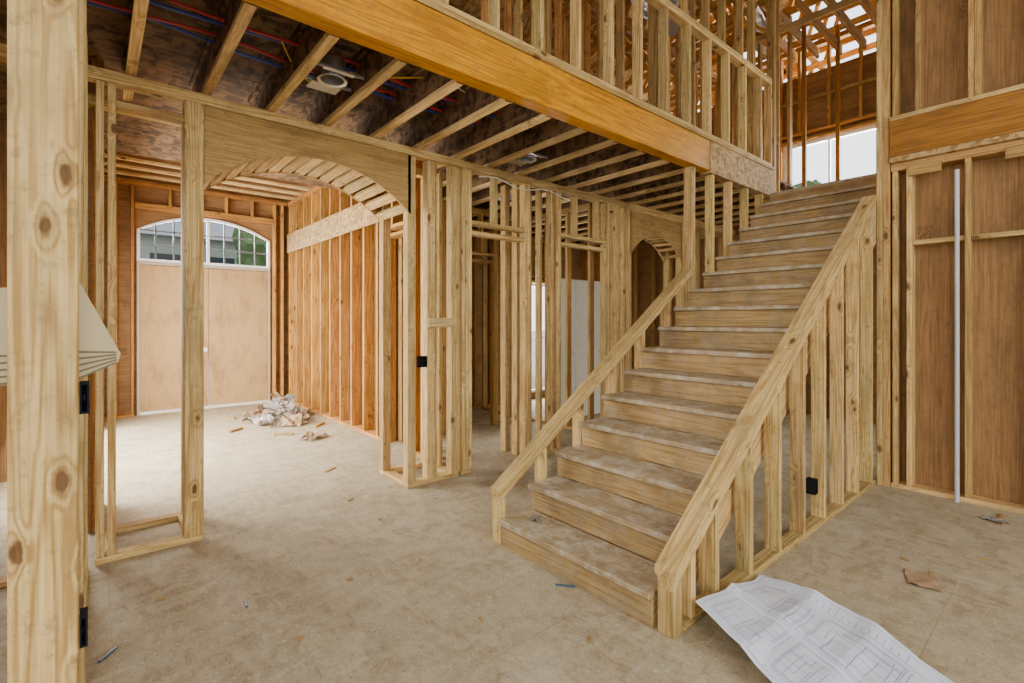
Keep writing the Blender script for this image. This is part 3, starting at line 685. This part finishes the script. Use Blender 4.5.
for (u0, v0, u1, v1) in ((.08, .08, .42, .40), (.47, .08, .84, .40), (.08, .47, .42, .80), (.47, .47, .84, .86)):
    Rr(u0, v0, u1, v1); Rr(u0 + .01, v0 + .01, u1 - .01, v1 - .01)
    for k in range(9):
        a = u0 + (u1 - u0) * rr.uniform(.1, .9); b = v0 + (v1 - v0) * rr.uniform(.1, .9)
        if k % 2: L(a, v0, a, b); L(a, b, a + (u1 - a) * .6, b)
        else: L(a, v1, a, b); L(u0, b, a, b)
    for k in range(11):
        a = u0 + (u1 - u0) * k / 11; L(a, v1 + .015, a + .015, v1 + .03)
    L(u0, v1 + .02, u1, v1 + .02); L(u0 - .015, v0, u0 - .015, v1)
for k in range(22): L(.89, .08 + .036 * k, .89 + rr.uniform(.03, .07), .08 + .036 * k)
V = []; F = []
for (u0, v0, u1, v1) in lines:
    n = max(1, int(max(abs(u1 - u0), abs(v1 - v0)) * 40)); w = 0.0012
    du, dv = (w, 0) if abs(v1 - v0) > abs(u1 - u0) else (0, w)
    for i in range(n + 1):
        t = i / n; u = u0 + (u1 - u0) * t; v = v0 + (v1 - v0) * t; k = len(V)
        V += [surf(u - du, v - dv, .0015), surf(u + du, v + dv, .0015)]
        if i: F.append((k - 2, k - 1, k + 1, k))
mk('printed_lines', V, F, M_INK, None, bp)

# ------------------------------------------------------------------ debris
def crumple(name, cx, cy, z, sx, sy, mat, label, cat, group, amp=.05, rot=0, tilt=0, n=6):
    r = random.Random(int(cx * 991 + cy * 577)); ph = [r.uniform(0, 6) for _ in range(4)]
    Rm = Matrix.Rotation(rot, 3, 'Z') @ Matrix.Rotation(tilt, 3, 'X')
    pts = []
    for j in range(n + 1):
        for i in range(n + 1):
            u, v = i / n - .5, j / n - .5
            zz = amp * (math.sin(u * 6 + ph[0]) * math.cos(v * 5 + ph[1]) + .5 * math.sin(u * 13 + v * 9 + ph[2])) + r.uniform(-.1, .1) * amp
            pts.append(Rm @ Vector((u * sx + r.uniform(-.03, .03) * sx, v * sy + r.uniform(-.03, .03) * sy, zz)))
    mz = min(p.z for p in pts)
    P = [Vector((cx, cy, z - mz + .003)) + p for p in pts]
    V = P + [p - Vector((0, 0, .003)) for p in P]; k = len(P); F = []
    for j in range(n):
        for i in range(n):
            a = j * (n + 1) + i; q = (a, a + 1, a + n + 2, a + n + 1); F += [q, tuple(x + k for x in q[::-1])]
    o = mk(name, V, F, mat); tag(o, label, cat, group); return o
rr = random.Random(11)
kinds = [(M_CARD, 'cardboard_scrap', 'torn brown cardboard piece in trash heap'), (M_GREY, 'paper_scrap', 'crumpled grey paper in trash heap'), (M_WRAP, 'paper_scrap', 'crumpled pale wrapping in trash heap'), (M_GREY, 'paper_scrap', 'crumpled grey paper in trash heap'), (M_CARD, 'cardboard_scrap', 'torn brown cardboard piece in trash heap')]
k = 0
for ring, (rad, cnt, zz) in enumerate(((.50, 12, 0), (.30, 8, .07), (.13, 4, .17), (.0, 1, .27))):
    for i in range(cnt):
        a = 2 * math.pi * i / cnt + ring
        cx, cy = 2.12 + math.cos(a) * rad * .7, 7.95 + math.sin(a) * rad * 1.3
        m, nm, lb = kinds[k % 5]; k += 1
        crumple(nm, cx, cy, zz, rr.uniform(.20, .34), rr.uniform(.12, .20), m, lb, 'trash', 'trash heap scraps', rr.uniform(.02, .05), rr.uniform(0, 6), rr.uniform(-1.1, 1.1))
for i in range(6):
    a = 2 * math.pi * i / 6 + .3; cx, cy = 2.0 + math.cos(a) * .58, 7.75 + math.sin(a) * 1.0
    Rm = Matrix.Rotation(rr.uniform(0, 3), 3, 'Z'); l = rr.uniform(.15, .3)
    vs = [Rm @ Vector(v) + Vector((cx, cy, 0)) for v in bverts((-l / 2, -.02, .0), (l / 2, .02, .03))]
    o = mk('wood_offcut', vs, BF, M_FIRD, Rm, None, .002, origin=(cx, cy, 0)); tag(o, 'short lumber offcut lying in trash heap', 'scrap', 'trash heap scraps')
crumple('paper_scrap', 2.10, 6.35, 0, .30, .22, M_CARD, 'flattened cardboard scrap lying near trash heap', 'trash', 'trash heap scraps', .03, .5)
crumple('cardboard_scrap', 3.62, .62, 0, .20, .14, M_CARD, 'torn cardboard scrap on floor by the stairs', 'trash', 'floor scraps', .006, .3)
crumple('cardboard_scrap', 5.1, .45, 0, .14, .08, M_GREY, 'small crushed scrap by sheathed wall', 'trash', 'floor scraps', .01, 1.3)
crumple('paper_scrap', 2.22, 2.36, .182, .09, .05, M_GREY, 'small crumpled scrap lying on a stair tread', 'trash', 'floor scraps', .008, .5)
def fp(px, py, z=0.0):
    d = 490 * (1.5 - z) / (py - 320); r = d * (px - 512) / 490
    return .648 * d + .7615 * r, .7615 * d - .648 * r
def scrap(px, py, l, w, h, rot, m, nm, lb):
    x, y = fp(px, py)
    R = Matrix.Rotation(rot, 3, 'Z')
    vs = [R @ Vector(v) + Vector((x, y, 0)) for v in bverts((-l / 2, -w / 2, 0), (l / 2, w / 2 * .8, h))]
    o = mk(nm, vs, BF, m, R, None, .001, origin=(x, y, 0)); tag(o, lb, 'scrap', 'floor scraps')
for (px, py, l, r_) in ((108, 655, .10, .9), (246, 605, .05, 1.5), (565, 586, .11, -.9)):
    scrap(px, py, l, .014, .008, r_, M_TEAL, 'plastic_strip', 'dark blue plastic strip lying on subfloor')
for (px, py, l) in ((330, 470, .16), (1000, 520, .30), (590, 640, .04), (420, 560, .03), (930, 575, .06), (350, 500, .06), (905, 560, .05), (985, 560, .05), (300, 640, .03), (480, 620, .03), (160, 600, .04), (350, 580, .03), (250, 460, .08), (170, 450, .07), (380, 520, .03)):
    scrap(px, py, l, .03 if l > .1 else .012, .010, rr.uniform(0, 3), M_FIRD, 'wood_offcut', 'small wood offcut lying on subfloor')
V = []; F = []
for i in range(4500):
    x = rr.uniform(.1, 5.3); y = rr.uniform(-.3, 9)
    if rr.random() < .55: y = rr.uniform(-.3, 3.8)
    if X0 - .05 < x < 6.4 and 1.24 < y < 2.66: continue
    if 1.85 < x < 3.05 and .3 < y < 1.3: continue
    s = rr.uniform(.002, .0055); a = rr.uniform(0, 3); k = len(V)
    c_, s_ = math.cos(a) * s * 2, math.sin(a) * s
    V += [(x - c_, y - s_, .0005), (x + s_, y - c_ * .5, .0005), (x + c_, y + s_, .0005), (x, y, .004)]
    F += [(k, k + 1, k + 3), (k + 1, k + 2, k + 3), (k + 2, k, k + 3)]
o = mk('sawdust', V, F, M_FIRD); tag(o, 'scattered wood chips and sawdust on subfloor', 'sawdust', kind='stuff')

# ------------------------------------------------------------------ neighbours outside
def house(x0, x1, y0, y1, h, ridge, axis, label):
    e = empty('neighbor_house', ((x0 + x1) / 2, (y0 + y1) / 2, -.3), label, 'house', 'neighboring houses')
    box('house_body', (x0, y0, -.3), (x1, y1, h), M_SIDING, e, bevel=0)
    if axis == 'x': prism('roof', [(y0 - .5, h), (y1 + .5, h), ((y0 + y1) / 2, ridge)], 'yz', x0 - .4, x1 + .4, M_SHINGLE, e)
    else: prism('roof', [(x0 - .5, h), (x1 + .5, h), ((x0 + x1) / 2, ridge)], 'xz', y0 - .4, y1 + .4, M_SHINGLE, e)
    n = 4
    for i in range(n):
        if axis == 'x':
            a = x0 + (x1 - x0) * (i + .3) / n; box('house_window', (a, y0 - .04, 3.2), (a + 1.2, y0 + .0, 4.6), M_GLASSD, e)
        else:
            a = y0 + (y1 - y0) * (i + .3) / n; box('house_window', (x0 - .04, a, 3.6), (x0, a + 1.2, 5.0), M_GLASSD, e)
house(-1, 8, 28, 36, 5.4, 7.2, 'x', 'pale two story house across the street')
house(24, 32, 2.2, 5.4, 6.4, 8.4, 'y', 'grey roofed house seen from upper window')
def tree(x, y, h, r):
    e = empty('tree', (x, y, -.3), 'leafy green tree outside the house', 'tree', 'trees outside')
    tube('trunk', [(x, y, -.3), (x, y, h)], [.16, .10], M_FIRD, e, 8)
    q = random.Random(int(x * 7)); bm = bmesh.new(); bmesh.ops.create_icosphere(bm, subdivisions=3, radius=r)
    for v in bm.verts: v.co = v.co * q.uniform(.75, 1.2) + Vector((x, y, h + r * .6))
    bm.verts.index_update()
    Vv = [v.co.copy() for v in bm.verts]; Ff = [tuple(v.index for v in f.verts) for f in bm.faces]; bm.free()
    mk('foliage', Vv, Ff, M_LEAF, None, e)
tree(-.6, 23, 3.6, 1.6); tree(6.5, 24, 3.6, 1.8); tree(22, 7.2, 4.5, 1.6)

# ------------------------------------------------------------------ lighting
w = bpy.data.worlds.new('world'); S.world = w; w.use_nodes = True
bg = w.node_tree.nodes['Background']; bg.inputs[0].default_value = (0.94, 0.97, 1.0, 1); bg.inputs[1].default_value = 3.0
def area(loc, target, sx, sy, p, col=(1, 1, 1)):
    l = bpy.data.lights.new('area', 'AREA'); l.shape = 'RECTANGLE'; l.size = sx; l.size_y = sy; l.energy = p; l.color = col
    o = bpy.data.objects.new('window_or_fill_light', l); COL.objects.link(o); o.location = loc
    o.rotation_euler = (Vector(target) - Vector(loc)).to_track_quat('-Z', 'Y').to_euler()
area((-3.6, -.7, 2.8), (3, 1.6, .6), 4, 3.6, 60, (1, .99, .97))
area((1.0, -4.3, 2.8), (2.6, 2, .8), 5, 4, 290, (1, .985, .96))
area((1.46, 10.4, 3.3), (1.46, 7, 0.3), 2.2, 1.2, 380, (.97, .98, 1))
area((-.3, 6.9, 1.5), (3, 6.9, 0.5), 3.2, 2.2, 620, (1, .98, .94))  # added foyer fill lamp, unseen behind the side wall; invented window
area((6.45, 7.3, 1.5), (5.5, 4, 1.0), .9, 2.0, 200)
area((9.2, 2.55, 4.4), (5, 2.0, 2.8), 1.3, 1.2, 500)
area((9.9, 4.0, 7.0), (5, 4.0, 4.5), 4.5, 1.6, 320, (1, .95, .88))  # added warm lamp to brighten the trusses; no window stands here
